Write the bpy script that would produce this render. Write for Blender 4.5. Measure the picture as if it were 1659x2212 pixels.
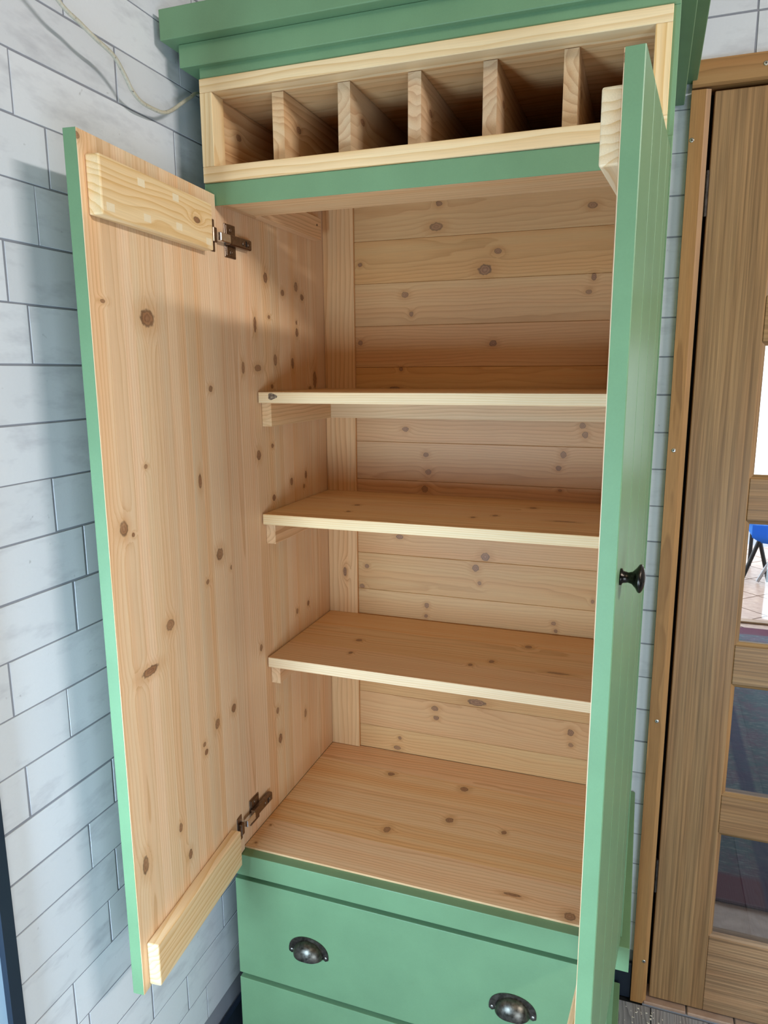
import bpy, bmesh, math, random
from mathutils import Vector, Matrix

# ------------------------------------------------------------------ clear
for o in list(bpy.data.objects):
    bpy.data.objects.remove(o, do_unlink=True)
scene = bpy.context.scene
COL = scene.collection
random.seed(7)
ZF = 0.532            # the cupboard's shelf floor is z=0 while modelling; the room floor lies 0.532 m lower

# ------------------------------------------------------------------ camera
IMG_W, IMG_H = 1659, 2212
FPX = 1577.54
YAW, PITCH, ROLL = -0.3438, -0.1906, -0.0058
cam_data = bpy.data.cameras.new('camera')
cam_data.sensor_fit = 'VERTICAL'
cam_data.sensor_height = 36.0
cam_data.lens = FPX / IMG_H * 36.0
cam_data.clip_start = 0.02
cam = bpy.data.objects.new('camera', cam_data)
COL.objects.link(cam)
fw = Vector((math.sin(YAW) * math.cos(PITCH), math.cos(YAW) * math.cos(PITCH), math.sin(PITCH)))
rt = Vector((math.cos(YAW), -math.sin(YAW), 0))
up = rt.cross(fw)
rt2 = rt * math.cos(ROLL) + up * math.sin(ROLL)
up2 = -rt * math.sin(ROLL) + up * math.cos(ROLL)
cm = Matrix((rt2, up2, -fw)).transposed().to_4x4()
cm.translation = Vector((0.7077, -1.1367, 0.9308 + ZF))
cam.matrix_world = cm
scene.camera = cam

# ------------------------------------------------------------------ world, lights, exposure
world = bpy.data.worlds.new('world')
scene.world = world
world.use_nodes = True
bg = world.node_tree.nodes['Background']
bg.inputs[0].default_value = (0.82, 0.92, 1.0, 1)
bg.inputs[1].default_value = 3.4

def area(name, loc, target, sx, sy, power, color):
    d = bpy.data.lights.new(name, 'AREA')
    d.shape = 'RECTANGLE'; d.size = sx; d.size_y = sy; d.energy = power; d.color = color
    o = bpy.data.objects.new(name, d)
    COL.objects.link(o)
    o.location = Vector(loc) + Vector((0, 0, ZF))
    o.rotation_euler = (Vector(target) - Vector(loc)).to_track_quat('-Z', 'Y').to_euler()
    return o
# blue area light added inside the room near the left opening, placed for its shading
area('added_daylight_left', (.045, -1.16, 0.36), (0.55, 0.0, 0.10), 0.30, 0.46, 21, (0.54, 0.78, 1.0))
# daylight from the room's front, to the right of the photographer
area('daylight_front_window', (1.75, -2.0, -0.05), (0.0, -0.2, 0.0), 1.0, 0.8, 27, (0.68, 0.85, 1.0))
# high narrow window on the right
area('daylight_high_window', (2.75, -0.98, 1.85), (0.0, -0.1, 1.05), 0.85, 0.10, 54, (1.0, 0.97, 0.94))
# unseen warm fill added below the ceiling to warm the upper parts
area('warm_top_fill', (0.9, -1.5, 1.84), (0.9, -1.3, 0.0), 0.5, 0.5, 5, (1.0, 0.84, 0.58))

vs = scene.view_settings
vs.view_transform = 'Standard'
vs.look = 'None'
vs.exposure = 0.10
vs.gamma = 1.0
vs.use_curve_mapping = False
scene.cycles.use_denoising = True
scene.cycles.max_bounces = 8
scene.cycles.diffuse_bounces = 5

# ------------------------------------------------------------------ node helper
class NT:
    def __init__(self, name):
        self.m = bpy.data.materials.new(name)
        self.m.use_nodes = True
        self.t = self.m.node_tree
        self.b = self.t.nodes['Principled BSDF']
    def put(self, sock, v):
        if isinstance(v, bpy.types.NodeSocket):
            self.t.links.new(v, sock)
        elif v is not None:
            if hasattr(sock, 'default_value'):
                try:
                    sock.default_value = v
                except Exception:
                    sock.default_value = tuple(v) + (1,) if len(v) == 3 else v
    def n(self, typ, **kw):
        nd = self.t.nodes.new(typ)
        for k, v in kw.items():
            setattr(nd, k, v)
        return nd
    def math(self, op, a, b=None, c=None, clamp=False):
        nd = self.n('ShaderNodeMath', operation=op, use_clamp=clamp)
        self.put(nd.inputs[0], a)
        if b is not None: self.put(nd.inputs[1], b)
        if c is not None: self.put(nd.inputs[2], c)
        return nd.outputs[0]
    def vm(self, op, a, b=None):
        nd = self.n('ShaderNodeVectorMath', operation=op)
        self.put(nd.inputs[0], a)
        if b is not None: self.put(nd.inputs[1], b)
        return nd.outputs['Value'] if op in ('LENGTH', 'DISTANCE', 'DOT_PRODUCT') else nd.outputs[0]
    def comb(self, x, y, z):
        nd = self.n('ShaderNodeCombineXYZ')
        for i, v in enumerate((x, y, z)): self.put(nd.inputs[i], v)
        return nd.outputs[0]
    def sep(self, v):
        nd = self.n('ShaderNodeSeparateXYZ'); self.put(nd.inputs[0], v)
        return nd.outputs
    def obj(self):
        return self.n('ShaderNodeTexCoord').outputs['Object']
    def rnd(self):
        return self.n('ShaderNodeObjectInfo').outputs['Random']
    def white(self, w):
        nd = self.n('ShaderNodeTexWhiteNoise', noise_dimensions='1D'); self.put(nd.inputs['W'], w)
        return nd.outputs['Value']
    def noise(self, vec, scale=1.0, detail=2.0, rough=0.5):
        nd = self.n('ShaderNodeTexNoise'); self.put(nd.inputs['Vector'], vec)
        nd.inputs['Scale'].default_value = scale; nd.inputs['Detail'].default_value = detail
        nd.inputs['Roughness'].default_value = rough
        return nd.outputs['Fac']
    def mix(self, f, a, b, mode='MIX'):
        nd = self.n('ShaderNodeMix', data_type='RGBA', blend_type=mode)
        self.put(nd.inputs[0], f)
        for i, v in ((6, a), (7, b)):
            if isinstance(v, (tuple, list)): v = tuple(v)[:3] + (1,)
            self.put(nd.inputs[i], v)
        return nd.outputs[2]
    def mapr(self, v, a, b, c, d, smooth=False):
        nd = self.n('ShaderNodeMapRange')
        if smooth: nd.interpolation_type = 'SMOOTHSTEP'
        self.put(nd.inputs[0], v)
        for i, x in enumerate((a, b, c, d)): self.put(nd.inputs[i + 1], x)
        return nd.outputs[0]
    def ramp(self, f, stops):
        nd = self.n('ShaderNodeValToRGB'); self.put(nd.inputs[0], f)
        el = nd.color_ramp.elements
        while len(el) < len(stops): el.new(0.5)
        for e, (p, c) in zip(el, stops):
            e.position = p; e.color = tuple(c) + (1,)
        return nd.outputs[0]
    def bump(self, h, strength=0.2, dist=0.001):
        nd = self.n('ShaderNodeBump'); nd.inputs['Strength'].default_value = strength
        nd.inputs['Distance'].default_value = dist
        self.put(nd.inputs['Height'], h); self.t.links.new(nd.outputs[0], self.b.inputs['Normal'])
    def out(self, color=None, rough=None, metal=None, spec=None):
        b = self.b
        if color is not None: self.put(b.inputs['Base Color'], tuple(color)[:3] + (1,) if isinstance(color, (tuple, list)) else color)
        if rough is not None: self.put(b.inputs['Roughness'], rough)
        if metal is not None: self.put(b.inputs['Metallic'], metal)
        if spec is not None: self.put(b.inputs['Specular IOR Level'], spec)
        return self.m

AX = {'x': 0, 'y': 1, 'z': 2}
def wood(name, grain, face, light, late, freq=150., contrast=.5, knots=(), wob=.012, tint=.12, slope=.02, pith=.05, rough=.55, swirl=.012, pink=.25, thin=3.0, fibk=.26, fibs=700., fibu=14.):
    """grain: axis the fibres run along; face: cross axis that lies in the wide face; knots: (u along grain, v across, ru, rv)"""
    t = NT(name)
    s = t.sep(t.obj())
    rest = [a for a in 'xyz' if a not in (grain, face)][0]
    u, v, w = s[AX[grain]], s[AX[face]], s[AX[rest]]
    r0 = t.rnd()
    a1, a2, a3 = t.white(t.math('MULTIPLY', r0, 91.7)), t.white(t.math('MULTIPLY_ADD', r0, 53.1, 7.)), t.white(t.math('MULTIPLY_ADD', r0, 33.3, 3.))
    off = t.math('MULTIPLY', r0, 29.)
    n1 = t.noise(t.comb(t.math('MULTIPLY_ADD', u, 2.6, off), t.math('MULTIPLY', v, 14.), t.math('MULTIPLY', w, 14.)), 1., 2., .5)
    n2 = t.noise(t.comb(t.math('MULTIPLY_ADD', u, 5.5, off), t.math('MULTIPLY', v, 30.), t.math('MULTIPLY_ADD', w, 30., 9.)), 1., 2., .5)
    vv = t.math('ADD', v, t.math('MULTIPLY', t.math('SUBTRACT', n1, .5), wob * 3))
    vv = t.math('SUBTRACT', vv, t.math('MULTIPLY', t.math('SUBTRACT', a1, .5), .5))
    # repeat the pith so every board shows either quarter-sawn lines or a cathedral
    vv = t.math('PINGPONG', t.math('ADD', vv, 5.), .11)
    ww = t.math('ADD', t.math('MULTIPLY', t.math('PINGPONG', t.math('ADD', w, 6.003), .05), .7), t.math('MULTIPLY_ADD', a2, pith, .012))
    ww = t.math('ADD', ww, t.math('MULTIPLY', u, t.math('MULTIPLY', t.math('SUBTRACT', a3, .5), slope * 2)))
    ww = t.math('ADD', ww, t.math('MULTIPLY', t.math('SUBTRACT', n2, .5), wob))
    r = t.math('SQRT', t.math('ADD', t.math('MULTIPLY', vv, vv), t.math('MULTIPLY', ww, ww)))
    dm = None
    if knots:
        uv = t.comb(u, v, 0.)
        wn = t.noise(t.comb(u, v, w), 160., 1., .5)
        for (ku, kv, ru, rv) in knots:
            d = t.vm('LENGTH', t.vm('MULTIPLY', t.vm('SUBTRACT', uv, (ku, kv, 0.)), (1. / max(ru, 1e-3), 1. / max(rv, 1e-3), 0.)))
            dm = d if dm is None else t.math('MINIMUM', dm, d)
        dm = t.math('ADD', dm, t.math('MULTIPLY', t.math('SUBTRACT', wn, .5), .5))
        bend = t.math('EXPONENT', t.math('MULTIPLY', t.math('MULTIPLY', dm, dm), -.22))
        r = t.math('ADD', r, t.math('MULTIPLY', bend, swirl))
    ring = t.math('FRACT', t.math('MULTIPLY', r, freq))
    ring = t.math('POWER', ring, thin)
    ring = t.math('MULTIPLY', ring, t.mapr(t.math('FRACT', t.math('MULTIPLY', r, freq)), .93, 1., 1., 0., True))
    fib = t.noise(t.comb(t.math('MULTIPLY', u, fibu), t.math('MULTIPLY', v, fibs), t.math('MULTIPLY', w, fibs)), 1., 2., .6)
    band = t.noise(t.comb(t.math('MULTIPLY_ADD', u, .8, off), t.math('MULTIPLY', v, 34.), t.math('MULTIPLY', w, 34.)), 1., 2., .5)
    base = t.mix(t.mapr(band, .35, .7, 0., 1.), light, tuple(c * k for c, k in zip(light, (1.0, .90 - .1 * pink, .84 - .2 * pink))))
    base = t.mix(t.math('MULTIPLY', ring, t.math('MULTIPLY', contrast, t.mapr(band, .3, .7, .55, 1.25))), base, late)
    bright = t.math('ADD', t.math('MULTIPLY_ADD', t.math('SUBTRACT', t.white(t.math('MULTIPLY_ADD', r0, 71., 1.)), .5), tint * 2, 1.), t.math('MULTIPLY', t.math('SUBTRACT', fib, .5), fibk))
    hsv = t.n('ShaderNodeHueSaturation')
    t.put(hsv.inputs['Hue'], t.math('MULTIPLY_ADD', t.math('SUBTRACT', a3, .5), .007, .5))
    t.put(hsv.inputs['Saturation'], t.math('MULTIPLY_ADD', t.math('SUBTRACT', a2, .5), .14, 1.))
    t.put(hsv.inputs['Value'], bright)
    t.put(hsv.inputs['Color'], base)
    col = hsv.outputs[0]
    if dm is not None:
        halo = t.mapr(dm, .9, 2.6, .38, 0., True)
        col = t.mix(halo, col, tuple(c * k for c, k in zip(late, (1., .95, .9))))
        kr = t.noise(t.comb(u, v, 0.), 23., 0., .5)
        core = t.ramp(t.math('MULTIPLY', dm, .6), [(0., (.36, .19, .095)), (.20, (.22, .10, .05)), (.32, (.34, .17, .08)), (.50, (.10, .05, .028)), (.60, (.20, .10, .045))])
        col = t.mix(t.math('MULTIPLY', t.mapr(dm, .70, 1.02, 1., 0., True), t.mapr(kr, .35, .65, .78, 1.)), col, core)
    t.bump(t.math('ADD', t.math('MULTIPLY', fib, .5), ring), .12, .0004)
    return t.out(col, rough, 0., .35)

PINE_L, PINE_D = (.725, .48, .255), (.42, .195, .060)
BACK_L = (.605, .348, .145)
PALE_L, PALE_D = (.80, .61, .345), (.60, .33, .10)

def paint(name, c, rough=.5, var=.06):
    t = NT(name)
    o = t.obj()
    n1 = t.noise(o, 9., 3., .6)
    n2 = t.noise(o, 420., 2., .6)
    f = t.math('ADD', t.mapr(n1, .3, .7, 1 - var, 1 + var), t.math('MULTIPLY', t.math('SUBTRACT', n2, .5), .10))
    hsv = t.n('ShaderNodeHueSaturation'); hsv.inputs['Color'].default_value = tuple(c) + (1,)
    t.put(hsv.inputs['Value'], f)
    t.bump(t.math('ADD', t.math('MULTIPLY', n2, .4), n1), .10, .0008)
    return t.out(hsv.outputs[0], rough, 0., .4)
GREEN = paint('green_paint', (.155, .275, .142), .42)

def metal(name, c, rough, var=.4, metallic=1.0):
    t = NT(name)
    n = t.noise(t.obj(), 160., 3., .6)
    col = t.mix(t.mapr(n, .3, .7, 0., 1.), tuple(x * (1 - var) for x in c), tuple(min(1, x * (1 + var)) for x in c))
    return t.out(col, t.mapr(n, .3, .7, rough * .8, rough * 1.3), metallic)
PEWTER = metal('antique_pewter', (.125, .112, .094), .36)
BRONZE = metal('dark_bronze', (.045, .038, .034), .28)
HINGE = metal('bronzed_steel', (.23, .17, .13), .34, .25)
CHROME = metal('bright_steel', (.80, .82, .86), .22, .06)
IRON = metal('dark_iron', (.07, .06, .055), .5)
SCREW = metal('zinc_screw', (.62, .60, .56), .3, .2)
DARK = paint('near_black_gap', (.006, .007, .010), .8)
NAVY = paint('dark_navy_paint', (.010, .016, .028), .45)

def brick_mat(name, c):
    t = NT(name)
    o = t.obj(); r = t.rnd()
    so = t.vm('ADD', o, t.comb(t.math('MULTIPLY', r, 17.), t.math('MULTIPLY', r, 31.), 0.))
    big = t.noise(t.vm('MULTIPLY', so, (9., 9., 26.)), 1., 4., .65)
    sm = t.noise(so, 240., 3., .7)
    spot = t.noise(so, 75., 2., .5)
    tint = t.mapr(t.white(t.math('MULTIPLY', r, 77.)), 0., 1., .93, 1.05)
    col = t.mix(t.mapr(big, .52, .74, 0., .55), c, (.40, .40, .44))
    col = t.mix(t.mapr(spot, .74, .80, 0., .45), col, (.22, .21, .22))
    col = t.mix(1.0, col, t.comb(tint, tint, tint), 'MULTIPLY')
    col = t.mix(t.math('MULTIPLY', t.math('SUBTRACT', sm, .35), .16, None, True), col, (.45, .45, .48))
    t.bump(sm, .15, .0006)
    return t.out(col, .62, 0., .3)
BRICK = brick_mat('whitewashed_brick', (.66, .67, .70))
MORTAR = paint('grey_mortar', (.25, .255, .29), .8)
PLASTER = paint('plain_plaster', (.40, .36, .30), .8)
CEIL = paint('cream_ceiling', (.52, .44, .31), .8)
CABLE = NT('dirty_white_cable')
_n = CABLE.noise(CABLE.obj(), 260., 3., .6)
CABLE = CABLE.out(CABLE.ramp(_n, [(.0, (.05, .045, .04)), (.30, (.07, .06, .05)), (.37, (.46, .42, .33)), (1., (.62, .58, .47))]), .5)

# ------------------------------------------------------------------ mesh helpers
def new_mesh(name, bm, mats, smooth=False):
    me = bpy.data.meshes.new(name)
    bm.normal_update(); bm.to_mesh(me); bm.free()
    for m in (mats if isinstance(mats, (list, tuple)) else [mats]): me.materials.append(m)
    if smooth:
        for p in me.polygons: p.use_smooth = True
    return me
def link(name, me, parent=None):
    o = bpy.data.objects.new(name, me)
    COL.objects.link(o)
    if parent is not None:
        o.parent = parent
        if parent.parent is None and parent.get('_shift') is not None:
            o.location = -Vector(parent['_shift'])
    return o
def bbox_bm(bm, x0, x1, y0, y1, z0, z1, bev=0.0, mi=0, fmi=None, seg=1):
    """add a (bevelled) box to bm; fmi: {'-y':1,...} material per original face direction"""
    b2 = bmesh.new()
    bmesh.ops.create_cube(b2, size=1.0)
    for v in b2.verts:
        v.co = Vector(((x0 + x1) / 2 + v.co.x * (x1 - x0), (y0 + y1) / 2 + v.co.y * (y1 - y0), (z0 + z1) / 2 + v.co.z * (z1 - z0)))
    b2.normal_update()
    for f in b2.faces:
        f.material_index = mi
        if fmi:
            for k, m in fmi.items():
                a = AX[k[1]]; sg = 1 if k[0] == '+' else -1
                if f.normal[a] * sg > .9: f.material_index = m
    if bev > 0:
        bmesh.ops.bevel(b2, geom=b2.edges[:], offset=bev, segments=seg, affect='EDGES', profile=.5)
    me = bpy.data.meshes.new('tmp'); b2.to_mesh(me); b2.free()
    bm.from_mesh(me); bpy.data.meshes.remove(me)
def box(name, x0, x1, y0, y1, z0, z1, mat, parent=None, bev=.0008, fmi=None, seg=1):
    bm = bmesh.new(); bbox_bm(bm, x0, x1, y0, y1, z0, z1, bev, 0, fmi, seg)
    return link(name, new_mesh(name, bm, mat), parent)
def prism(name, pts, axis, a0, a1, mat, parent=None, fmat=None):
    """extrude polygon pts (the two other axes in order) along axis"""
    bm = bmesh.new()
    def co(p, a):
        l = list(p); l.insert(AX[axis], a); return l
    A = [bm.verts.new(co(p, a0)) for p in pts]; B = [bm.verts.new(co(p, a1)) for p in pts]
    n = len(pts)
    for i in range(n):
        bm.faces.new((A[i], A[(i + 1) % n], B[(i + 1) % n], B[i]))
    bm.faces.new(A[::-1]); bm.faces.new(B)
    bmesh.ops.recalc_face_normals(bm, faces=bm.faces[:])
    if fmat:
        bm.normal_update()
        for f in bm.faces: f.material_index = fmat(f)
    return link(name, new_mesh(name, bm, mat), parent)
def tube_bm(bm, pts, rad, seg=10, closed_ends=True):
    rings = []
    P = [Vector(p) for p in pts]
    ref = Vector((0.13, 0.27, 1)).normalized()
    for i, p in enumerate(P):
        d = (P[min(i + 1, len(P) - 1)] - P[max(i - 1, 0)]).normalized()
        a = d.cross(ref)
        if a.length < 1e-4: a = d.cross(Vector((1, 0, 0)))
        a.normalize(); b = d.cross(a)
        rr = rad[i] if isinstance(rad, (list, tuple)) else rad
        rings.append([bm.verts.new(p + (a * math.cos(2 * math.pi * k / seg) + b * math.sin(2 * math.pi * k / seg)) * rr) for k in range(seg)])
    for i in range(len(rings) - 1):
        for k in range(seg):
            bm.faces.new((rings[i][k], rings[i][(k + 1) % seg], rings[i + 1][(k + 1) % seg], rings[i + 1][k]))
    if closed_ends:
        bm.faces.new(rings[0][::-1]); bm.faces.new(rings[-1])
    bmesh.ops.recalc_face_normals(bm, faces=bm.faces[:])
def lathe(name, prof, origin, direction, mat, parent=None, seg=28):
    """prof: (distance along direction, radius)"""
    d = Vector(direction).normalized()
    a = d.cross(Vector((0, 0, 1)));
    if a.length < 1e-4: a = Vector((1, 0, 0))
    a.normalize(); b = d.cross(a)
    bm = bmesh.new(); rings = []
    for (h, r) in prof:
        c = Vector(origin) + d * h
        rings.append([bm.verts.new(c + (a * math.cos(2 * math.pi * k / seg) + b * math.sin(2 * math.pi * k / seg)) * max(r, 1e-5)) for k in range(seg)])
    for i in range(len(rings) - 1):
        for k in range(seg):
            bm.faces.new((rings[i][k], rings[i][(k + 1) % seg], rings[i + 1][(k + 1) % seg], rings[i + 1][k]))
    bm.faces.new(rings[0][::-1]); bm.faces.new(rings[-1])
    bmesh.ops.recalc_face_normals(bm, faces=bm.faces[:])
    return link(name, new_mesh(name, bm, mat, True), parent)
def root(name, loc, label, cat, group=None):
    o = bpy.data.objects.new(name, None)
    COL.objects.link(o)
    o.location = loc; o.empty_display_size = .05
    o['_shift'] = list(loc)
    o['label'] = label; o['category'] = cat
    if group: o['group'] = group
    return o
def structure(o):
    o['kind'] = 'structure'; return o
def thing(o, label, cat, group=None):
    o['label'] = label; o['category'] = cat
    if group: o['group'] = group
    return o

# ------------------------------------------------------------------ room shell
WX0, WY1 = -.080, .4652            # left wall face, back wall face
RX1, RY0, ZC = 2.9, -2.9, 1.868
DX0, DX1, DZT = .7885, 1.5485, 1.440   # oak door leaf
def multi(name, boxes, mat, parent=None):
    bm = bmesh.new()
    for b in boxes: bbox_bm(bm, *b)
    return link(name, new_mesh(name, bm, mat), parent)
wall_back = structure(multi('wall_back', [(WX0 - .1, DX0 - .028, WY1, WY1 + .11, -ZF, ZC), (DX1 + .028, RX1 + .1, WY1, WY1 + .11, -ZF, ZC), (DX0 - .028, DX1 + .028, WY1, WY1 + .11, DZT + .03, ZC)], MORTAR))
wall_left = structure(multi('wall_left', [(WX0 - .1, WX0, RY0, WY1, -ZF, ZC)], MORTAR))
wall_right = structure(multi('wall_right', [(RX1, RX1 + .1, RY0, WY1, -ZF, ZC)], PLASTER))
wall_front = structure(multi('wall_front', [(WX0 - .1, RX1 + .1, RY0 - .1, RY0, -ZF, ZC)], PLASTER))
ceiling = structure(multi('ceiling', [(WX0 - .1, RX1 + .1, RY0 - .1, WY1 + .11, ZC, ZC + .1)], CEIL))

def bricks(wall, plane, along0, along1, zref, h, kmin, kmax, joints, length, gap=.0027):
    """bricks proud of the wall by a little more than a millimetre"""
    rnd = random.Random(11)
    for k in range(kmin, kmax):
        z0, z1 = zref + k * h, zref + (k + 1) * h
        zc = (z0 + z1) / 2
        j = [a for (a, z) in joints if abs(z - zc) < h * .5]
        a = j[0] if j else along0 + rnd.random() * length
        edges = sorted(set(round(x, 4) for x in j)) or [a]
        if length > 4: edges = [along0, along1]      # a strip too narrow to hold a joint
        while edges[0] > along0: edges.insert(0, edges[0] - length * rnd.uniform(.85, 1.15))
        while edges[-1] < along1: edges.append(edges[-1] + length * rnd.uniform(.85, 1.15))
        for e0, e1 in zip(edges[:-1], edges[1:]):
            s0, s1 = max(e0, along0), min(e1, along1)
            if s1 - s0 < .012: continue
            g = gap * rnd.uniform(.35, .75)
            jit = lambda: rnd.uniform(-.0007, .0007)
            bm = bmesh.new()
            q = [(s0 + g + jit(), z0 + g * .7 + jit()), (s1 - g + jit(), z0 + g * .7 + jit()), (s1 - g + jit(), z1 - g * .7 + jit()), (s0 + g + jit(), z1 - g * .7 + jit())]
            if plane == 'left':
                lo = [(WX0 - .001, a, z) for a, z in q]; hi = [(WX0 + .0009, a + (.0006 if i in (0, 3) else -.0006), z + (.0006 if i < 2 else -.0006)) for i, (a, z) in enumerate(q)]
            else:
                lo = [(a, WY1 + .001, z) for a, z in q]; hi = [(a + (.0006 if i in (0, 3) else -.0006), WY1 - .0009, z + (.0006 if i < 2 else -.0006)) for i, (a, z) in enumerate(q)]
            L = [bm.verts.new(v) for v in lo]; Hh = [bm.verts.new(v) for v in hi]
            for i in range(4): bm.faces.new((L[i], L[(i + 1) % 4], Hh[(i + 1) % 4], Hh[i]))
            bm.faces.new(Hh); bm.faces.new(L[::-1])
            bmesh.ops.recalc_face_normals(bm, faces=bm.faces[:])
            link('brick', new_mesh('brick', bm, BRICK), wall)
LJ = [(-.2336, 1.45), (-.1315, 1.378), (-.3385, 1.296), (.0091, 1.2925), (-.2866, 1.2215), (-.315, 1.142), (-.3455, .9865), (-.3316, .7469),
      (-.2793, .674), (-.3087, .5955), (-.3405, .4395), (-.4282, .3614), (-.3219, .1954), (-.2701, .126), (-.2944, .0399), (.0298, -.185), (-.1048, -.2892), (-.2066, -.2041)]
bricks(wall_left, 'left', -1.15, .464, 1.413 - 23 * .0785, .0785, 0, 27, LJ, .31)
bricks(wall_back, 'back', .56, DX0 - .03, .0431 - 6 * .07604, .07604, 0, 25, [], 5.)
bricks(wall_back, 'back', DX0 - .03, 1.62, .0431 + 19 * .07604, .07604, 0, 4, [(.8543, 1.5353)], .30)

baseboard_back = structure(box('baseboard_back', WX0 + .015, DX0 - .037, WY1 - .014, WY1 - .002, -ZF, -.439, NAVY, None, .002))
baseboard_left = structure(box('baseboard_left', WX0 + .002, WX0 + .014, RY0 + .6, WY1 - .002, -ZF, -.439, NAVY, None, .002))

# floor of wood-look planks
floor = structure(multi('floor', [(WX0, RX1, RY0, WY1 + .11, -ZF - .05, -ZF - .004)], DARK))
FLOORM = wood('weathered_grey_plank', 'y', 'x', (.30, .31, .34), (.06, .06, .075), 190., .8, (), .02, .25, .03, .04, .5, .01, 0., 2.0)
pw = .125
i = 0
x = -.078
while x < RX1 - .01:
    y = RY0 + .002 - random.uniform(0, .7)
    while y < WY1 - .02:
        y1 = min(y + 1.2, WY1 - .024)
        y0 = max(y, RY0 + .002)
        if y1 - y0 > .05:
            box('plank', x + .0008, min(x + pw - .0008, RX1 - .002), y0 + .0008, y1 - .0008, -ZF - .006, -ZF, FLOORM, floor, .0012)
        y += 1.2
    x += pw

# dark-framed glazed opening on the left wall, close to the camera
win = structure(multi('window_1', [(WX0 + .0005, WX0 + .016, -1.15, -.486, -.45, -.43), (WX0 + .0005, WX0 + .016, -1.15, -.486, 1.28, 1.30),
                                   (WX0 + .0005, WX0 + .016, -.506, -.486, -.43, 1.28), (WX0 + .0005, WX0 + .016, -1.15, -1.13, -.43, 1.28)], NAVY))
WG = NT('pale_blue_glass').out((.30, .42, .52), .12, 0., .6)
box('pane', WX0 + .002, WX0 + .006, -1.13, -.506, -.43, 1.28, WG, win, 0)

# threshold tiles under the oak door
TILE = NT('terracotta_tile')
_o = TILE.obj(); _r = TILE.rnd()
_n = TILE.noise(_o, 26., 3., .6)
TILE = TILE.out(TILE.mix(TILE.mapr(_n, .3, .7, 0., 1.), (.44, .30, .225), (.32, .20, .145)), .42)
trim_1 = structure(multi('trim_1', [(DX0 - .01, DX1 + .01, WY1 - .022, WY1 + .115, -ZF - .02, -ZF + .002)], MORTAR))
for a, b in ((.7805, .8725), (.8755, .974), (.977, 1.09), (1.093, 1.21), (1.213, 1.33), (1.333, 1.45), (1.453, 1.556)):
    box('tile', a, b, WY1 - .021, WY1 + .112, -ZF, -ZF + .0085, TILE, trim_1, .002)

# ------------------------------------------------------------------ oak door in its pine frame
OAK_L, OAK_D = (.34, .205, .100), (.130, .070, .030)
OAKV = wood('oak_upright', 'z', 'x', OAK_L, OAK_D, 150., .45, (), .0045, .04, .010, .012, .38, .01, 0., 1.2, 1.35, 230., 4.)
OAKH = wood('oak_crosswise', 'x', 'z', OAK_L, OAK_D, 150., .45, (), .0045, .06, .010, .012, .38, .01, 0., 1.2, 1.35, 230., 4.)
FRV = wood('frame_pine_upright', 'z', 'x', (.37, .205, .090), (.19, .090, .034), 170., .75, (), .006, .05, .01, .012, .5, .01, .2, 2., .5, 400.)
FRH = wood('frame_pine_crosswise', 'x', 'z', (.37, .205, .090), (.19, .090, .034), 90., .6, (), .012, .05, .01, .04, .5, .01, .2)
door1 = structure(multi('door_1', [(DX0 + .004, DX1 - .004, .478, .486, -.515, DZT - .004)], DARK)) if False else None
def leaf():
    st = .1195
    rails = [(-.520, -.3255), (-.0646, .0244), (.282, .3674), (.632, .7172), (.9818, 1.066), (1.331, 1.436)]
    d = structure(box('door_1', DX0 + .004, DX0 + st, .4585, .4985, -.519, DZT - .004, OAKV, None, .0015))
    box('stile', DX1 - st, DX1 - .004, .4585, .4985, -.519, DZT - .004, OAKV, d, .0015)
    for z0, z1 in rails:
        box('rail', DX0 + st + .0004, DX1 - st - .0004, .459, .498, max(z0, -.519), z1, OAKH, d, .0012)
    for (a, b) in zip(rails[:-1], rails[1:]):
        z0, z1 = a[1], b[0]
        x0, x1 = DX0 + st, DX1 - st
        # moulded glazing bead, four mitred pieces, front
        w = .0075
        for nm, pts, axis, lo, hi in (('glazing_bead', [(.4615, z0), (.470, z0), (.470, z0 + w), (.4655, z0 + w)], 'x', x0, x1),
                                      ('glazing_bead', [(.4615, z1), (.4655, z1 - w), (.470, z1 - w), (.470, z1)], 'x', x0, x1)):
            prism(nm, pts, axis, lo, hi, OAKH, d)
        for pts in ([(x0, .4615), (x0 + w, .4655), (x0 + w, .470), (x0, .470)], [(x1, .4615), (x1, .470), (x1 - w, .470), (x1 - w, .4655)]):
            prism('glazing_bead', pts, 'z', z0 + .0005, z1 - .0005, OAKV, d)
        box('pane', x0 - .004, x1 + .004, .4705, .4745, z0 - .004, z1 + .004, GLASS, d, 0)
    return d
g = NT('clear_glass')
g.t.nodes.remove(g.b)
_tr = g.n('ShaderNodeBsdfTransparent'); _gl = g.n('ShaderNodeBsdfGlossy'); _gl.inputs['Roughness'].default_value = .02
_lw = g.n('ShaderNodeFresnel'); _lw.inputs[0].default_value = 1.45
_mx = g.n('ShaderNodeMixShader')
g.t.links.new(_lw.outputs[0], _mx.inputs[0]); g.t.links.new(_tr.outputs[0], _mx.inputs[1]); g.t.links.new(_gl.outputs[0], _mx.inputs[2])
g.t.links.new(_mx.outputs[0], g.t.nodes['Material Output'].inputs[0])
GLASS = g.m
door1 = leaf()
for z in (1.2568, -.197):
    bm = bmesh.new()
    bbox_bm(bm, DX0 - .0025, DX0 + .003, .4535, .462, z - .040, z + .040, .0008)
    for dz in (-.024, -.008, .008, .024):
        pass
    tube_bm(bm, [(DX0 + .0005, .4545, z - .041), (DX0 + .0005, .4545, z + .041)], .0035, 10)
    link('hinge', new_mesh('hinge', bm, IRON), door1)
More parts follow.
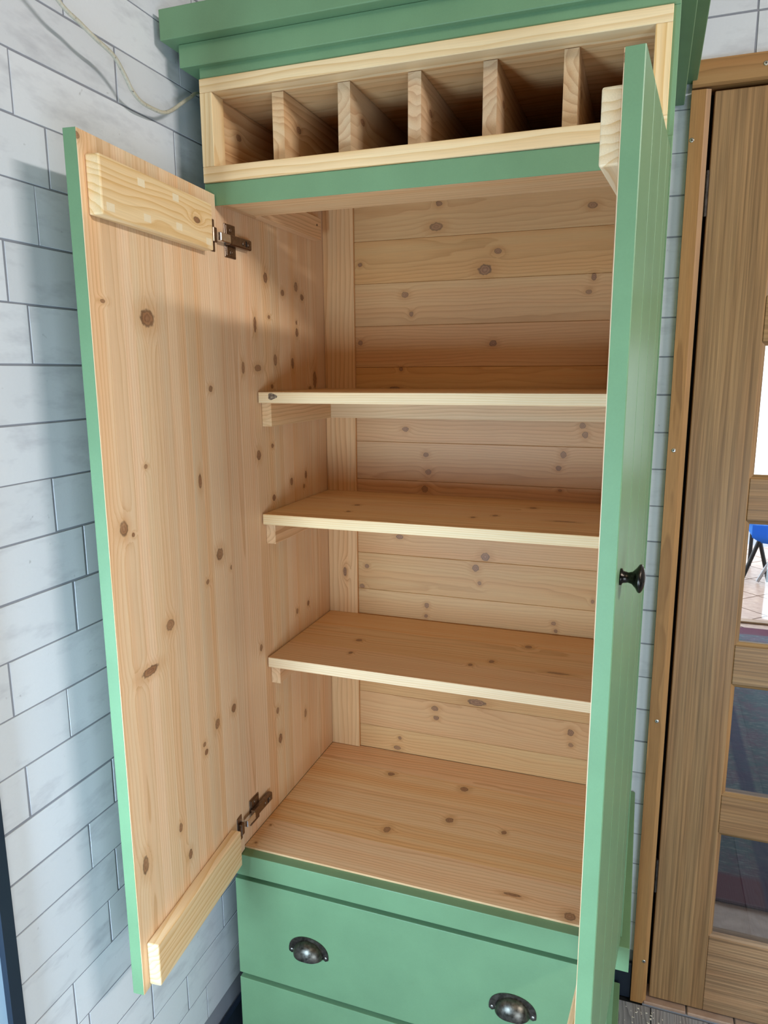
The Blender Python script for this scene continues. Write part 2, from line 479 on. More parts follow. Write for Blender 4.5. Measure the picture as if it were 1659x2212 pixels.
# frame: two jambs, head, each with a small chamfer
FX0 = .7516
frame = structure(prism('trim_2', [(FX0, .4452), (DX0 - .012, .4452), (DX0 - .003, .4495), (DX0 - .003, .53), (FX0 + .01, .53), (FX0 + .01, WY1 - .0015), (FX0, WY1 - .0015)], 'z', -ZF, 1.4375, FRV))
prism('head_board', [(.4452, 1.4465), (.4452, 1.4876), (WY1 - .0015, 1.4876), (WY1 - .0015, 1.4765), (.53, 1.4765), (.53, 1.4425), (.4495, 1.4425)], 'x', FX0 + .0005, DX1 + .04, FRH, frame)
prism('jamb', [(DX1 + .003, .4495), (DX1 + .012, .4452), (DX1 + .037, .4452), (DX1 + .037, WY1 - .0015), (DX1 + .027, WY1 - .0015), (DX1 + .027, .53), (DX1 + .003, .53)], 'z', -ZF, 1.4375, FRV, frame)
box('door_stop', DX0 - .003, DX0 + .012, .4995, .514, -ZF + .009, 1.4420, DARK, frame, .001)
box('door_stop', DX1 - .012, DX1 + .003, .4995, .514, -ZF + .009, 1.4420, DARK, frame, .001)
box('door_stop', DX0 + .0125, DX1 - .0125, .4995, .514, 1.4250, 1.4420, DARK, frame, .001)
for (sx, sz) in ((.757, 1.3517), (.7631, .7703), (.7674, .1816), (.7755, -.4182), (.8722, 1.468)):
    s = lathe('screw', [(-.0002, .0042), (.0006, .0040), (.0009, .0030)], (sx, .4452, sz), (0, -1, 0), SCREW, frame, 16)
    bm = bmesh.new()
    bbox_bm(bm, sx - .0019, sx + .0019, .4441, .4444, sz - .0005, sz + .0005)
    bbox_bm(bm, sx - .0005, sx + .0005, .4441, .4444, sz - .0019, sz + .0019)
    link('cross_recess', new_mesh('cross_recess', bm, DARK), frame)

# ------------------------------------------------------------------ larder cupboard
XR, XO = .696, .7195          # inner right face, outer right face of the upper carcass
XL = -.0165
cup = root('larder_cupboard', (.35, .22, -ZF), 'tall green painted pine larder cupboard with open doors, shelves, wine rack and drawers', 'cupboard')

KD = [(.229,1.007,.020,.014),(.048,.903,.008,.006),(.331,1.022,.006,.003),(.101,.752,.006,.014),(.322,.718,.011,.012),(.044,.613,.014,.012),(.301,.705,.004,.004),(.093,.576,.006,.005),(.001,.578,.006,.005),(.220,.543,.013,.010),(.282,.492,.024,.008),(.019,.308,.010,.010),(.085,.309,.009,.011),(.135,.295,.006,.005),(.130,.278,.007,.006),(.330,.200,.009,.016),(.202,.129,.007,.010),(.227,.195,.006,.009),(.258,.797,.005,.004),(.358,1.214,.006,.005)]
KB = [(.268,1.278,.008,.006),(.262,1.232,.016,.009),(.583,1.251,.011,.007),(.396,1.175,.009,.006),(.369,1.139,.016,.012),(.192,1.095,.009,.007),(.207,1.054,.005,.006),(.592,1.115,.006,.008),(.583,1.086,.007,.005),(.390,.988,.009,.007),(.183,.935,.005,.005),(.168,.893,.013,.004),(.087,1.163,.006,.005),(.086,.994,.006,.006),(.193,.801,.008,.006),(.583,.816,.007,.007),(.589,.797,.007,.008),(.242,.744,.007,.006),(.248,.705,.008,.007),(.240,.665,.009,.009),(.546,.754,.007,.008),(.537,.725,.007,.006),(.542,.677,.005,.003),(.179,.549,.010,.006),(.383,.517,.011,.011),(.361,.489,.009,.009),(.371,.454,.005,.005),(.096,.471,.006,.006),(.083,.420,.007,.006),(.246,.388,.006,.007),(.244,.362,.005,.005),(.540,.377,.006,.005),(.545,.360,.005,.005),(.370,.162,.024,.009),(.268,.131,.010,.007),(.271,.107,.008,.006),(.587,.122,.008,.009),(.589,.092,.006,.006),(.172,.011,.010,.006),(.179,.038,.005,.005),(.621,.436,.004,.005)]
KS = [(.169,1.109,.009,.011),(.238,1.087,.008,.007),(.300,1.105,.009,.011),(.328,1.086,.009,.007),(.299,1.012,.007,.010),(.178,1.036,.006,.004),(.298,1.032,.004,.005),(.199,.954,.008,.013),(.275,.948,.007,.013),(.127,.938,.014,.007),(.383,.913,.010,.021),(.182,.902,.006,.005),(.358,.895,.007,.004),(.175,.784,.006,.005),(.254,.700,.007,.009),(.325,.705,.006,.010),(.314,.681,.005,.005),(.174,.678,.008,.007),(.263,.407,.006,.007),(.320,.408,.006,.007),(.165,.149,.009,.012),(.157,.218,.007,.008),(.290,.150,.006,.011),(.118,.771,.009,.011),(.072,.938,.006,.012),(.098,.382,.006,.008),(.122,1.019,.006,.016)]
KF = [(.191,.346,.009,.008),(.368,.340,.010,.010),(.252,.143,.008,.011),(.366,.216,.009,.010),(.482,.212,.006,.007),(.633,.016,.011,.011),(.530,.037,.017,.004),(.017,.078,.003,.003),(.017,.016,.003,.003)]
K3 = [(.144,.271,.007,.008),(.154,.198,.005,.006),(.500,.349,.008,.009),(.405,.216,.005,.007),(.575,.229,.024,.005),(.442,.246,.006,.008)]
swap = lambda K: [(b, a, rb, ra) for a, b, ra, rb in K]
P_DOOR = wood('pine_door_inside', 'z', 'x', (.755, .565, .375), (.54, .30, .13), 170., .68, swap(KD), .007, .06, .010, .03, .5, .010, .5)
P_BACK = wood('pine_back_boards', 'x', 'z', BACK_L, PINE_D, 190., .62, KB, .010, .03, .02, .03, .5, .006, .1)
P_SIDE = wood('pine_side_panel', 'z', 'y', (.73, .52, .325), (.50, .26, .10), 170., .66, swap(KS), .007, .05, .010, .03, .5, .010, .45)
P_BASE = wood('pine_shelf_floor', 'x', 'y', PINE_L, PINE_D, 130., .68, KF, .012, .06, .02, .04, .42, .010, .45)
P_SHELF = wood('pine_shelf', 'x', 'y', PINE_L, PINE_D, 170., .62, K3, .010, .05, .02, .05, .45, .010, .1)
P_V = wood('pine_upright', 'z', 'x', PINE_L, PINE_D, 130., .60, [(.455, .042, .012, .005)], .010, .05, .015, .05, .5, .022, .4)
P_BAT = wood('pine_batten_y', 'y', 'z', PINE_L, PINE_D, 150., .65, (), .010, .05, .03, .03, .5, .01, .4)
P_BATX = wood('pine_batten_x', 'x', 'z', PINE_L, PINE_D, 150., .60, (), .010, .05, .03, .03, .5, .01, .3)
PALE_X = wood('pale_pine_rail', 'x', 'z', PALE_L, PALE_D, 80., .85, (), .014, .03, .02, .03, .5, .01, 0., 2.0)
PALE_Z = wood('pale_pine_upright', 'z', 'x', PALE_L, PALE_D, 110., .80, (), .010, .03, .015, .03, .5, .01, 0., 2.0)
P_DIV = wood('pine_wine_divider', 'y', 'z', (.62, .43, .25), (.40, .20, .085), 95., .75, [(.085, 1.335, .010, .006)], .014, .10, .03, .05, .55, .012, .3, 2.0)
P_EDGE = wood('pine_shelf_edge_lit', 'x', 'z', (.78, .60, .36), PALE_D, 260., .55, (), .004, .03, .01, .01, .5, .01, 0., 2.0)  # same pine as the shelves, paler: light on the front faces put into the colour

# side panels: outer green skin is the part, glued pine staves line the inside
def side(name, xo, xi, inner_sign):
    thin = .0045
    if inner_sign > 0:
        sk = box('side_panel', xo, xi - thin, 0, .460, -.003, 1.452, GREEN, cup, .0006)
        a, b = xi - thin, xi
    else:
        sk = box('side_panel', xi + thin, xo, 0, .460, -.003, 1.452, GREEN, cup, .0006)
        a, b = xi, xi + thin
    cuts = [0.0, .058, .112, .150, .186, .224, .268, .310, .345, .398, .452]
    for c0, c1 in zip(cuts[:-1], cuts[1:]):
        box('stave', a, b, max(c0, .0002), c1, 0.0005, 1.385, P_SIDE, sk, .0002)
    return sk
side('side_panel', XL, 0.0, 1)
side('side_panel', XO, XR, -1)

# back: tongue-and-groove boards behind two upright stiles
back = box('back_panel', 0.0, XR, .4535, .459, 0.0, 1.39, DARK, cup, 0)
zs = [.0, .0604, .1496, .236, .325, .4148, .505, .595, .6830, .7710, .8600, .9392, 1.0296, 1.1215, 1.2120, 1.30, 1.385]
for z0, z1 in zip(zs[:-1], zs[1:]):
    c = .0009
    prism('board', [(.4480 + c, z0 + .0002), (.4535, z0 + .0002), (.4535, z1 - .0002), (.4480 + c, z1 - .0002), (.4480, z1 - .0002 - c), (.4480, z0 + .0002 + c)], 'x', .002, XR - .002, P_BACK, back)
box('back_stile', 0.0005, .0743, .440, .4478, .0006, 1.385, P_V, cup, .0006)
box('back_stile', .6266, XR - .0005, .440, .4478, .0006, 1.385, P_V, cup, .0006)

# compartment floor of glued staves with a green edge board below
fl = box('compartment_floor', 0.0003, XR - .0003, .004, .452, -.0215, -.004, P_BASE, cup, .0004)
for c0, c1 in ((.0005, .0985), (.0985, .175), (.175, .268), (.268, .3585), (.3585, .4478)):
    box('stave', 0.0004, XR - .0004, c0, c1, -.0040, 0.0, P_BASE, fl, .0002)

# shelves on battens
for z, k in ((.8925, 0), (.6539, 1), (.3533, 2)):
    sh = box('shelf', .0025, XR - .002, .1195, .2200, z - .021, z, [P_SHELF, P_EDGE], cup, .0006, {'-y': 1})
    box('stave', .0025, XR - .002, .2200, .3450, z - .021, z - .00005, P_SHELF, sh, .0003)
    box('stave', .0025, XR - .002, .3450, .4395, z - .021, z - .0001, P_SHELF, sh, .0003)
    hb = (.0455, .042, .0405)[k]
    box('shelf_batten', .0004, .0208, .135, .4225 if k == 0 else .4395, z - .0212 - hb, z - .0212, P_BAT, cup, .0008)
    box('shelf_batten', XR - .0208, XR - .0004, .135, .4225 if k == 0 else .4395, z - .0212 - hb, z - .0212, P_BAT, cup, .0008)
    if k == 0:
        box('shelf_batten', .0004, XR - .0004, .4225, .4395, z - .0212 - hb, z - .0212, P_BATX, cup, .0008)
# big knot on the first shelf's front edge is a dark loose knot
def knot(x, y, z, ru, rv, parent, d=(0, -1, 0)):
    bm = bmesh.new()
    n = 18
    vs_ = []
    c = bm.verts.new((x, y - .0004, z))
    for k in range(n):
        a = 2 * math.pi * k / n
        q = 1 + .18 * math.sin(3 * a + x * 50)
        vs_.append(bm.verts.new((x + ru * q * math.cos(a), y - .0001, z + rv * q * math.sin(a))))
    for k in range(n): bm.faces.new((c, vs_[k], vs_[(k + 1) % n]))
    bmesh.ops.recalc_face_normals(bm, faces=bm.faces[:])
    return link('knot', new_mesh('knot', bm, KNOT), parent)
_k = NT('dark_knot')
KNOT = _k.out(_k.ramp(_k.noise(_k.obj(), 260., 2., .6), [(.3, (.05, .028, .018)), (.5, (.16, .10, .06)), (.7, (.38, .30, .20))]), .6)
shelf0 = [o for o in COL.objects if o.name == 'shelf'][0]
knot(.0325, .1193, .8845, .0095, .0062, shelf0)
knot(.690 - .02, .1193, .8725, .010, .0035, shelf0)

# top side battens under the top rail
box('top_batten', .0004, .0205, .0015, .3890, 1.2095, 1.2545, P_BAT, cup, .0008)
box('top_batten', XR - .0205, XR - .0004, .0015, .3890, 1.2095, 1.2545, P_BAT, cup, .0008)
lathe('screw', [(-.0002, .0024), (.0003, .0022)], (.0206, .368, 1.238), (1, 0, 0), IRON, cup, 12)
# top rail: green front, bare pine beneath
tr = box('top_rail', 0.0213, XR - .0213, .003, .100, 1.2060, 1.2415, P_BATX, cup, .0006)
box('rail_face', XL + .0006, XO - .0006, -.0022, .0028, 1.2055, 1.2416, [GREEN, P_BATX], tr, .0006, {'-z': 1})

# wine rack
rack = box('wine_rack', 0.0003, XR - .0003, .100, .447, 1.286, 1.297, P_BATX, cup, .0004)
FY0, FY1 = -.0059, .030
FL, FR = -.0152, .7104
box('frame_rail', FL, FR, FY0, FY1, 1.3803, 1.4015, PALE_X, rack, .0008)
box('frame_rail', FL, FR, FY0, FY1, 1.2420, 1.2668, PALE_X, rack, .0008)
box('frame_stile', FL, .0074, FY0, FY1, 1.2670, 1.3801, PALE_Z, rack, .0008)
box('frame_stile', .6888, FR, FY0, FY1, 1.2670, 1.3801, PALE_Z, rack, .0008)
for i in range(7):
    xc = -.0078 + .1171 * i
    x0, x1 = xc - .0105, xc + .0105
    if i == 0: x0, x1 = 0.0004, .0026
    if i == 6: x0, x1 = XR - .0026, XR - .0004
    prism('divider', [(.0305, 1.2675), (.0990, 1.2675), (.0990, 1.2975), (.430, 1.2975), (.430, 1.3795), (.0305, 1.3795)], 'x', x0, x1, P_DIV, rack)
box('rack_ceiling', 0.0003, XR - .0003, .0305, .447, 1.3806, 1.392, P_BATX, rack, .0004)

# green head board and stepped cornice
box('head_board', XL + .0006, XO - .0006, -.0015, .018, 1.4018, 1.4540, GREEN, cup, .0006)
cor = box('cornice', -.0651, .7603, -.0355, .4632, 1.4542, 1.5001, GREEN, cup, .0016, None, 2)
bm = bmesh.new()
box('cornice_step', -.0454, .7403, -.0140, .4630, 1.4192, 1.4541, GREEN, cor, .0012)

# ---- ledge, drawer case, drawers, plinth
LZ = -.0040
bm = bmesh.new()
r = .0045
pts = [(-.0365, -.0212), (.7329, -.0212), (.7329, .4630 - r)]
for k in range(1, 6):
    a = math.pi / 2 * k / 5
    pts.append((.7329 - r + r * math.cos(a), .4630 - r + r * math.sin(a)))
pts += [(-.0365, .4630)]
def ledge():
    b = bmesh.new()
    A = [b.verts.new((x, y, LZ - .0455)) for x, y in pts]; B = [b.verts.new((x, y, LZ)) for x, y in pts]
    n = len(pts)
    for i in range(n): b.faces.new((A[i], A[(i + 1) % n], B[(i + 1) % n], B[i]))
    b.faces.new(A[::-1]); b.faces.new(B)
    bmesh.ops.recalc_face_normals(b, faces=b.faces[:])
    bmesh.ops.bevel(b, geom=[e for e in b.edges if len(e.link_faces) == 2 and abs(e.verts[0].co.z - e.verts[1].co.z) < 1e-5], offset=.0012, segments=2, affect='EDGES', profile=.5)
    return link('ledge', new_mesh('ledge', b, GREEN), cup)
# a hollow under the compartment floor keeps floor and ledge apart
led = ledge()
bm.free()
cz1 = LZ - .0457
case = multi('drawer_case', [(XL, XL + .018, .006, .459, -.500, cz1), (.694, .712, .006, .459, -.500, cz1), (XL + .018, .694, .440, .459, -.500, cz1), (XL + .018, .694, .020, .438, -.520, -.500)], GREEN, cup)
zt = -.0665
dh = .2186
def cup_handle(xc, ybase, zc, parent):
    # flange: flat half-round plate with two lugs
    W_, Hh = .0425, .0345
    b = bmesh.new()
    n = 28
    outer = []
    for k in range(n + 1):
        a = math.pi * k / n
        outer.append((xc + W_ * math.cos(a), zc + Hh * math.sin(a) ** .85 if math.sin(a) > 1e-6 else zc))
    low = [(xc - W_ * .99, zc - .0048), (xc - W_ * .86, zc - .0082), (xc - W_ * .73, zc - .0050), (xc - W_ * .66, zc), (xc + W_ * .66, zc), (xc + W_ * .73, zc - .0050), (xc + W_ * .86, zc - .0082), (xc + W_ * .99, zc - .0048)]
    poly = outer + low
    A = [b.verts.new((x, ybase - .0001, z)) for x, z in poly]; B = [b.verts.new((x, ybase - .0017, z)) for x, z in poly]
    m = len(poly)
    for i in range(m): b.faces.new((A[i], A[(i + 1) % m], B[(i + 1) % m], B[i]))
    b.faces.new(A[::-1]); b.faces.new(B)
    bmesh.ops.recalc_face_normals(b, faces=b.faces[:])
    # dome
    aw, ah, ad = .0315, .0285, .0235
    nt, npz = 32, 12
    grid = []
    for i in range(nt + 1):
        th = math.radians(-6) + (math.pi + math.radians(12)) * i / nt
        row = []
        for j in range(npz + 1):
            ph = math.pi / 2 * j / npz
            cr = math.cos(ph) if j < npz else 0.0
            row.append(b.verts.new((xc + aw * math.cos(th) * cr, ybase - .0012 - ad * math.sin(ph), zc - .0005 + ah * math.sin(th) * cr)))
        grid.append(row)
    fs = []
    for i in range(nt):
        for j in range(npz):
            q = [grid[i][j], grid[i + 1][j], grid[i + 1][j + 1], grid[i][j + 1]]
            try: fs.append(b.faces.new(q))
            except Exception: pass
    bmesh.ops.remove_doubles(b, verts=b.verts[:], dist=1e-6)
    me = new_mesh('cup_handle', b, PEWTER, False)
    for p in me.polygons:
        if len(p.vertices) <= 4 and abs(p.center.y - ybase) > .0022: p.use_smooth = True
    o = link('cup_handle', me, parent)
    for s in (-1, 1):
        lathe('screw', [(-.001, .0030), (.0003, .0028), (.0008, .0009)], (xc + s * W_ * .86, ybase - .0016, zc - .001), (0, -1, 0), SCREW, parent, 12)
    return o
for k in range(2):
    z1 = zt - k * (dh + .0118); z0 = z1 - dh
    if k == 1: z0 = -.488
    dr = box('drawer', -.0164, .7037, -.0132, .0055, z0, z1, GREEN, cup, .0012, None, 2)
    for xc in (.1428, .5438):
        if k == 0: cup_handle(xc, -.0132, -.1935, dr)
        else: cup_handle(xc, -.0132, z1 - .128, dr)
bar = box('drawer_divider', XL + .0185, .6935, .0090, .030, zt - dh - .026, zt - dh + .012, GREEN, cup, 0)
box('drawer_divider', XL + .0185, .6935, .0090, .030, zt - .014, cz1 - .0005, GREEN, cup, 0)
box('plinth', -.0315, .7265, -.018, .4435, -ZF + .0005, -.4905, GREEN, cup, .0012)

# ---- doors
FILLER = paint('pale_filler', (.80, .675, .47), .7)
FILL = [(.2556, 1.1815), (.1661, 1.1815), (.3293, 1.1358), (.2452, 1.1382), (.1598, 1.1424), (.068, 1.136)]
def make_door(sign, hinge_xy, deg):
    """local frame: x from hinge to free edge, y=0 inside face, +y... outside; z up"""
    w, th = .3585, .0195
    z0, z1 = -.0022, 1.223
    e = []
    grooves = (.058, .158, .258)
    gw, gd = .0022, .0022
    pr = [(0, 0), (w, 0), (w, -th + .001), (w - .001, -th)] if True else None
    xs = []
    for gx in reversed(grooves): xs += [(gx + gw, -th), (gx, -th + gd), (gx - gw, -th)]
    pr = [(0, -.0009), (w, -.0009), (w, -th + .001), (w - .001, -th)] + xs + [(.001, -th), (0, -th + .001)]
    if sign < 0: pr = [(x_, -y_) for x_, y_ in pr]
    # sign>0: outside towards -y local; sign<0: outside towards +y local
    d = prism('door', pr, 'z', z0, z1, GREEN, cup)
    ang = math.radians(deg)
    d.rotation_euler = (0, 0, ang)
    d.location = Vector((hinge_xy[0], hinge_xy[1], 0)) - Vector(cup['_shift'])
    sy = 1 if sign > 0 else -1
    cuts = [0.0, .032, .066, .088, .121, .150, .172, .206, .231, .262, .287, .322, w]
    for c0, c1 in zip(cuts[:-1], cuts[1:]):
        ya, yb = sorted((-.0009 * sy, 0.0))
        box('stave', c0 + .00005, c1 - .00005, ya, yb, z0 + .0003, z1 - .0003, P_DOOR, d, .0002)
    # battens
    bt = .0205
    for (b0, b1, c0, c1) in ((1.1245, 1.196, .0125 + .040, .3465), (.0045, .0765, .054, .3440)):
        ya, yb = sorted((0.0002 * sy, bt * sy))
        o_ = box('batten', c0, c1, ya, yb, b0, b1, P_DBAT, d, .0022, None, 2)
    if sign > 0:
        for (fs_, fz) in FILL:
            box('filler_patch', fs_ - .0085, fs_ + .0085, bt, bt + .0002, fz - .0050, fz + .0050, FILLER, d, 0)
    # hinges
    for zc in (1.1555, .0555):
        bmh = bmesh.new()
        ya, yb = sorted((.0002 * sy, .0020 * sy))
        bbox_bm(bmh, .010, .030, ya, yb, zc - .026, zc + .026, .0009)
        ya, yb = sorted((.0020 * sy, .0085 * sy))
        bbox_bm(bmh, .013, .026, ya, yb, zc - .012, zc + .012, .0012)
        link('hinge_cup', new_mesh('hinge_cup', bmh, HINGE), d)
    return d, sy
P_DBAT = wood('pine_door_batten', 'x', 'z', (.78, .60, .37), (.58, .32, .10), 120., .85, [(.105, 1.162, .012, .005)], .016, .03, .02, .02, .5, .022, 0., 2.2)
# left door: inside face looks to +x when open
a_l = -90 + 5.36
dl, _ = make_door(1, (.0044, -.0056), a_l)
# right door: mirrored
wR = .3585
a_r = -90 - 4.7
dr_, _ = make_door(-1, (.7174 - .0195 * math.cos(math.radians(4.7)), -.0068 + .0016), a_r)
# knob on the right door's outside
def knob(d, sy):
    s, z = .3245, .7102
    prof = [(0, .0092), (.0018, .0092), (.0032, .0066), (.0085, .0056), (.0125, .0068), (.0165, .0110), (.0190, .0150), (.0208, .0158), (.0222, .0150), (.0245, .0105), (.0258, .0045), (.0260, .0)]
    return lathe('knob', prof, (s, -.0195 * sy, z), (0, -sy, 0), BRONZE, d, 32)
knob(dr_, -1)
# small round bumper on the right door's inside near the top
lathe('bumper', [(0, .0062), (.006, .0062), (.0072, .0054), (.0074, .0)], (.085, -.0002, 1.2150), (0, -1, 0), PALE_X, dr_, 16)

# concealed hinges on the side panels
def hinge_body(x, sgn, zc):
    b = bmesh.new()
    def bb(x0, x1, *r, **k):
        a, c = sorted((x + sgn * x0, x + sgn * x1)); bbox_bm(b, a, c, *r, **k)
    bb(.0003, .0024, .0240, .0600, zc - .0280, zc + .0280, bev=.0009)
    bb(.0024, .0035, .0275, .0570, zc - .0255, zc + .0255, bev=.0006)
    bb(.0025, .0130, .0230, .0985, zc - .0088, zc + .0088, bev=.0018)
    bb(.0003, .0050, .0560, .1000, zc - .0060, zc + .0060, bev=.0010)
    o = link('hinge', new_mesh('hinge', b, HINGE), cup)
    a, c = sorted((x + sgn * .0060, x + sgn * .0150))
    box('hinge_arm', a, c, -.0080, .0240, zc - .0072, zc + .0072, CHROME, o, .0012)
    for (yy, zz, hh) in ((.042, zc + .0185, .0036), (.042, zc - .0185, .0036), (.070, zc, .0131), (.088, zc, .0131)):
        lathe('screw', [(-.0004, .0044), (.0008, .0042), (.0010, .0026), (.0004, .0022)], (x + sgn * hh, yy, zz), (sgn, 0, 0), HINGE, o, 16)
    b2 = bmesh.new()
    a, c = sorted((x + sgn * .0129, x + sgn * .01335))
    bbox_bm(b2, a, c, .0770, .0805, zc - .0050, zc + .0050)
    link('adjusting_slot', new_mesh('adjusting_slot', b2, DARK), o)
for zc in (1.1555, .0555):
    hinge_body(0.0, 1, zc)
    hinge_body(XR, -1, zc)

# ------------------------------------------------------------------ loose cable by the left wall
def spline(P, n=8):
    P = [Vector(p) for p in P]; out = []
    for i in range(len(P) - 1):
        p0, p1, p2, p3 = P[max(i - 1, 0)], P[i], P[i + 1], P[min(i + 2, len(P) - 1)]
        for k in range(n):
            t = k / n
            out.append(.5 * ((2 * p1) + (-p0 + p2) * t + (2 * p0 - 5 * p1 + 4 * p2 - p3) * t * t + (-p0 + 3 * p1 - 3 * p2 + p3) * t ** 3))
    out.append(P[-1]); return out
cpts = [(-.015, -.62, 1.8675), (-.026, -.47, 1.60), (-.031, -.35, 1.440), (-.033, -.2948, 1.3996), (-.034, -.2538, 1.3881), (-.034, -.2256, 1.3803), (-.036, -.1893, 1.3735), (-.042, -.1606, 1.36), (-.046, -.1395, 1.3456),
        (-.050, -.1136, 1.3382), (-.052, -.0827, 1.338), (-.053, -.055, 1.3411), (-.054, -.0305, 1.3514), (-.055, -.0017, 1.3701), (-.056, .0281, 1.3889), (-.058, .0608, 1.4060), (-.055, .13, 1.405), (-.045, .28, 1.38)]
bm = bmesh.new(); tube_bm(bm, spline(cpts), .0030, 10)
cable = thing(link('cable', new_mesh('cable', bm, CABLE, True)), 'thin grubby off-white cable hanging down the brick wall behind the cornice', 'cable')

# ------------------------------------------------------------------ the room beyond the glass door
BY1 = 3.44
structure(multi('floor_beyond', [(-.6, 4.5, WY1 + .111, 7.6, -ZF - .06, -ZF - .006)], MORTAR))
fb = [o for o in COL.objects if o.name.startswith('floor_beyond')][0]
ts = .30
ca = math.cos(math.radians(45)); 
for i in range(-14, 20):
    for j in range(-6, 26):
        # tiles laid on the diagonal
        cx = 1.041 + (i - j) * ts * ca; cy = .8395 + (i + j) * ts * ca
        if not (.75 < cx < 3.0 and .62 + .2 < cy < 5.6): continue
        h2 = ts / 2 - .004
        bmq = bmesh.new()
        q = [(cx, cy - h2 / ca), (cx + h2 / ca, cy), (cx, cy + h2 / ca), (cx - h2 / ca, cy)]
        A = [bmq.verts.new((x_, y_, -ZF - .006)) for x_, y_ in q]; B = [bmq.verts.new((x_, y_, -ZF)) for x_, y_ in q]
        for k in range(4): bmq.faces.new((A[k], A[(k + 1) % 4], B[(k + 1) % 4], B[k]))
        bmq.faces.new(A[::-1]); bmq.faces.new(B)
        bmesh.ops.recalc_face_normals(bmq, faces=bmq.faces[:])
        link('tile', new_mesh('tile', bmq, TILE), fb)
structure(multi('wall_beyond_left', [(-.6, -.5, WY1 + .111, BY1, -ZF, 1.9)], PLASTER))
structure(multi('wall_beyond_right', [(4.4, 4.5, WY1 + .111, BY1, -ZF, 1.9)], PLASTER))
structure(multi('ceiling_beyond', [(-.6, 4.5, WY1 + .111, BY1, 1.9, 2.0)], CEIL))
structure(multi('wall_beyond_far', [(-.6, .75, BY1, BY1 + .1, -ZF, 1.9), (2.3, 4.5, BY1, BY1 + .1, -ZF, 1.9), (.75, 2.3, BY1, BY1 + .1, 1.35, 1.9)], PLASTER))
structure(box('trim_3', .75, 2.3, BY1 - .03, BY1 + .03, -ZF, -ZF + .012, OAKH, None, .003))
# rug
t = NT('faded_rug')
_o = t.obj()
_s = t.sep(_o)
_a = t.noise(t.vm('MULTIPLY', _o, (9., 9., 1.)), 1., 4., .7)
_b = t.noise(t.vm('MULTIPLY', _o, (40., 160., 1.)), 1., 2., .6)
_c = t.mix(t.mapr(_a, .42, .60, 0., 1.), (.075, .115, .135), (.115, .090, .125))
_c = t.mix(t.mapr(_b, .5, .7, 0., .6), _c, (.20, .22, .24))
_edge = t.math('MINIMUM', t.math('ABSOLUTE', t.math('SUBTRACT', _s[1], .93)), t.math('ABSOLUTE', t.math('SUBTRACT', _s[1], 3.25)))
_c = t.mix(t.mapr(_edge, .05, .075, 1., 0.), _c, (.13, .05, .075))
_lx = t.math('ABSOLUTE', t.math('SUBTRACT', _s[0], 1.12))
_c = t.mix(t.mapr(_lx, .018, .03, .7, 0.), _c, (.03, .03, .085))
RUG = t.out(_c, .95, 0., .1)
thing(box('rug', .90, 2.3, .868, 3.31, -ZF + .0002, -ZF + .009, RUG, None, .003), 'faded blue and purple patterned rug on terracotta tiles beyond the glazed door', 'rug')
# blue folding chair
CH = NT('blue_canvas').out((.02, .20, .62), .7)
BLK = metal('black_tube', (.012, .013, .015), .35, .2, .4)
GRY = metal('grey_tube', (.42, .42, .45), .35, .1, .6)
ch = root('folding_chair', (1.72, 4.55, -ZF), 'blue canvas folding chair with crossed black metal legs beyond the glazed door', 'chair')
def tubes(name, segs, mat, rad=.014):
    b = bmesh.new()
    for s_ in segs:
        tube_bm(b, s_, rad, 10)
    return link(name, new_mesh(name, b, mat), ch)
zf = -ZF + .011
bmq = bmesh.new()
SX0, SX1, SY0, SY1 = 1.440, 2.03, 4.36, 4.80
nn = 10
gr = [[bmq.verts.new((SX0 + (SX1 - SX0) * i / nn, SY0 + (SY1 - SY0) * j / 6, -.200 - .030 * math.sin(math.pi * i / nn) * math.sin(math.pi * min(1, (j + 1) / 7)))) for j in range(7)] for i in range(nn + 1)]
for i in range(nn):
    for j in range(6): bmq.faces.new((gr[i][j], gr[i + 1][j], gr[i + 1][j + 1], gr[i][j + 1]))
bmesh.ops.solidify(bmq, geom=bmq.faces[:], thickness=.012)
link('seat', new_mesh('seat', bmq, CH), ch)
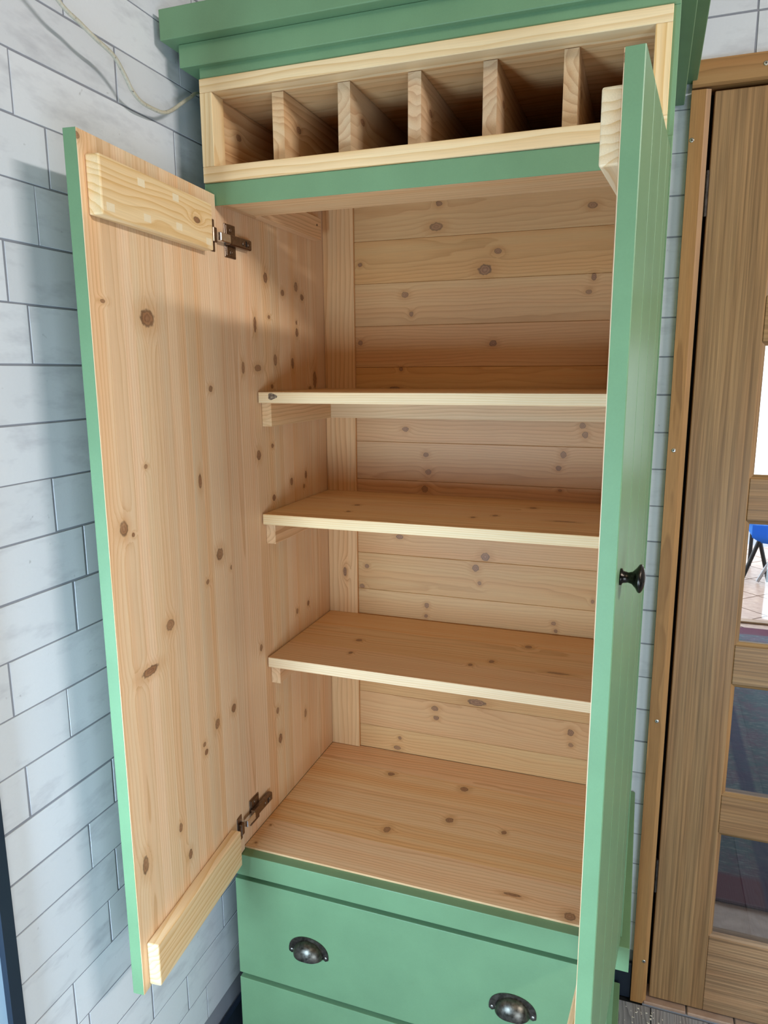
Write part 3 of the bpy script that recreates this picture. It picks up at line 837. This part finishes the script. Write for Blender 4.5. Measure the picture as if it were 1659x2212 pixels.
# fabric valance hanging from the front bar, and the back
bmq = bmesh.new()
A = []
for i in range(nn + 1):
    x_ = SX0 + (SX1 - SX0) * i / nn
    dz = -.240 - .02 * math.sin(math.pi * i / nn) + (.03 if i in (0, nn) else 0)
    A.append((bmq.verts.new((x_, SY0 - .012, -.125)), bmq.verts.new((x_, SY0 - .016, dz))))
for i in range(nn): bmq.faces.new((A[i][0], A[i + 1][0], A[i + 1][1], A[i][1]))
bmesh.ops.solidify(bmq, geom=bmq.faces[:], thickness=.006)
link('front_panel', new_mesh('front_panel', bmq, CH), ch)
box('backrest', SX0, SX1, SY1 + .01, SY1 + .025, -.12, .13, CH, ch, .004)
tubes('leg', [[(1.487, 4.345, -.235), (1.400, 4.345, zf)]], BLK)
tubes('leg', [[(1.495, 4.36, -.235), (1.570, 4.36, zf)]], BLK)
tubes('leg', [[(1.625, 4.345, -.235), (1.500, 4.345, zf)]], GRY, .012)
tubes('leg', [[(1.93, 4.36, -.235), (2.10, 4.36, zf)]], BLK)
tubes('back_post', [[(1.50, 4.80, zf), (1.50, 4.80, .14)]], BLK)
tubes('back_post', [[(2.01, 4.80, zf), (2.01, 4.80, .14)]], BLK)

# wood shavings on the floor by the door frame
bm = bmesh.new()
rs = random.Random(3)
for k in range(46):
    cx, cy = .80 + rs.gauss(0, .04), .40 + rs.gauss(0, .022)
    if cy > .435: cy = .43 - rs.random() * .03
    rr = rs.uniform(.0008, .0030); a = rs.random() * 6.28
    q = [(cx + rr * math.cos(a + b_) * f, cy + rr * math.sin(a + b_) * f) for b_, f in ((0, 1), (1.3, .5), (3.1, 1), (4.5, .45))]
    A = [bm.verts.new((x_, y_, -ZF + .0002)) for x_, y_ in q]; B = [bm.verts.new((x_, y_, -ZF + .0002 + rr * .4)) for x_, y_ in q]
    for i in range(4): bm.faces.new((A[i], A[(i + 1) % 4], B[(i + 1) % 4], B[i]))
    bm.faces.new(A[::-1]); bm.faces.new(B)
bmesh.ops.recalc_face_normals(bm, faces=bm.faces[:])
CHIP = NT('pale_wood_chip').out((.85, .80, .70), .7)
sv = link('wood_shavings', new_mesh('wood_shavings', bm, CHIP))
sv['kind'] = 'stuff'; thing(sv, 'scatter of pale wood shavings on the grey floor by the door frame', 'shavings')

# ------------------------------------------------------------------ lift everything so the room floor is z = 0
for o in COL.objects:
    if o.parent is None and o.type in ('MESH', 'EMPTY'):
        o.location.z += ZF
    if '_shift' in o: del o['_shift']
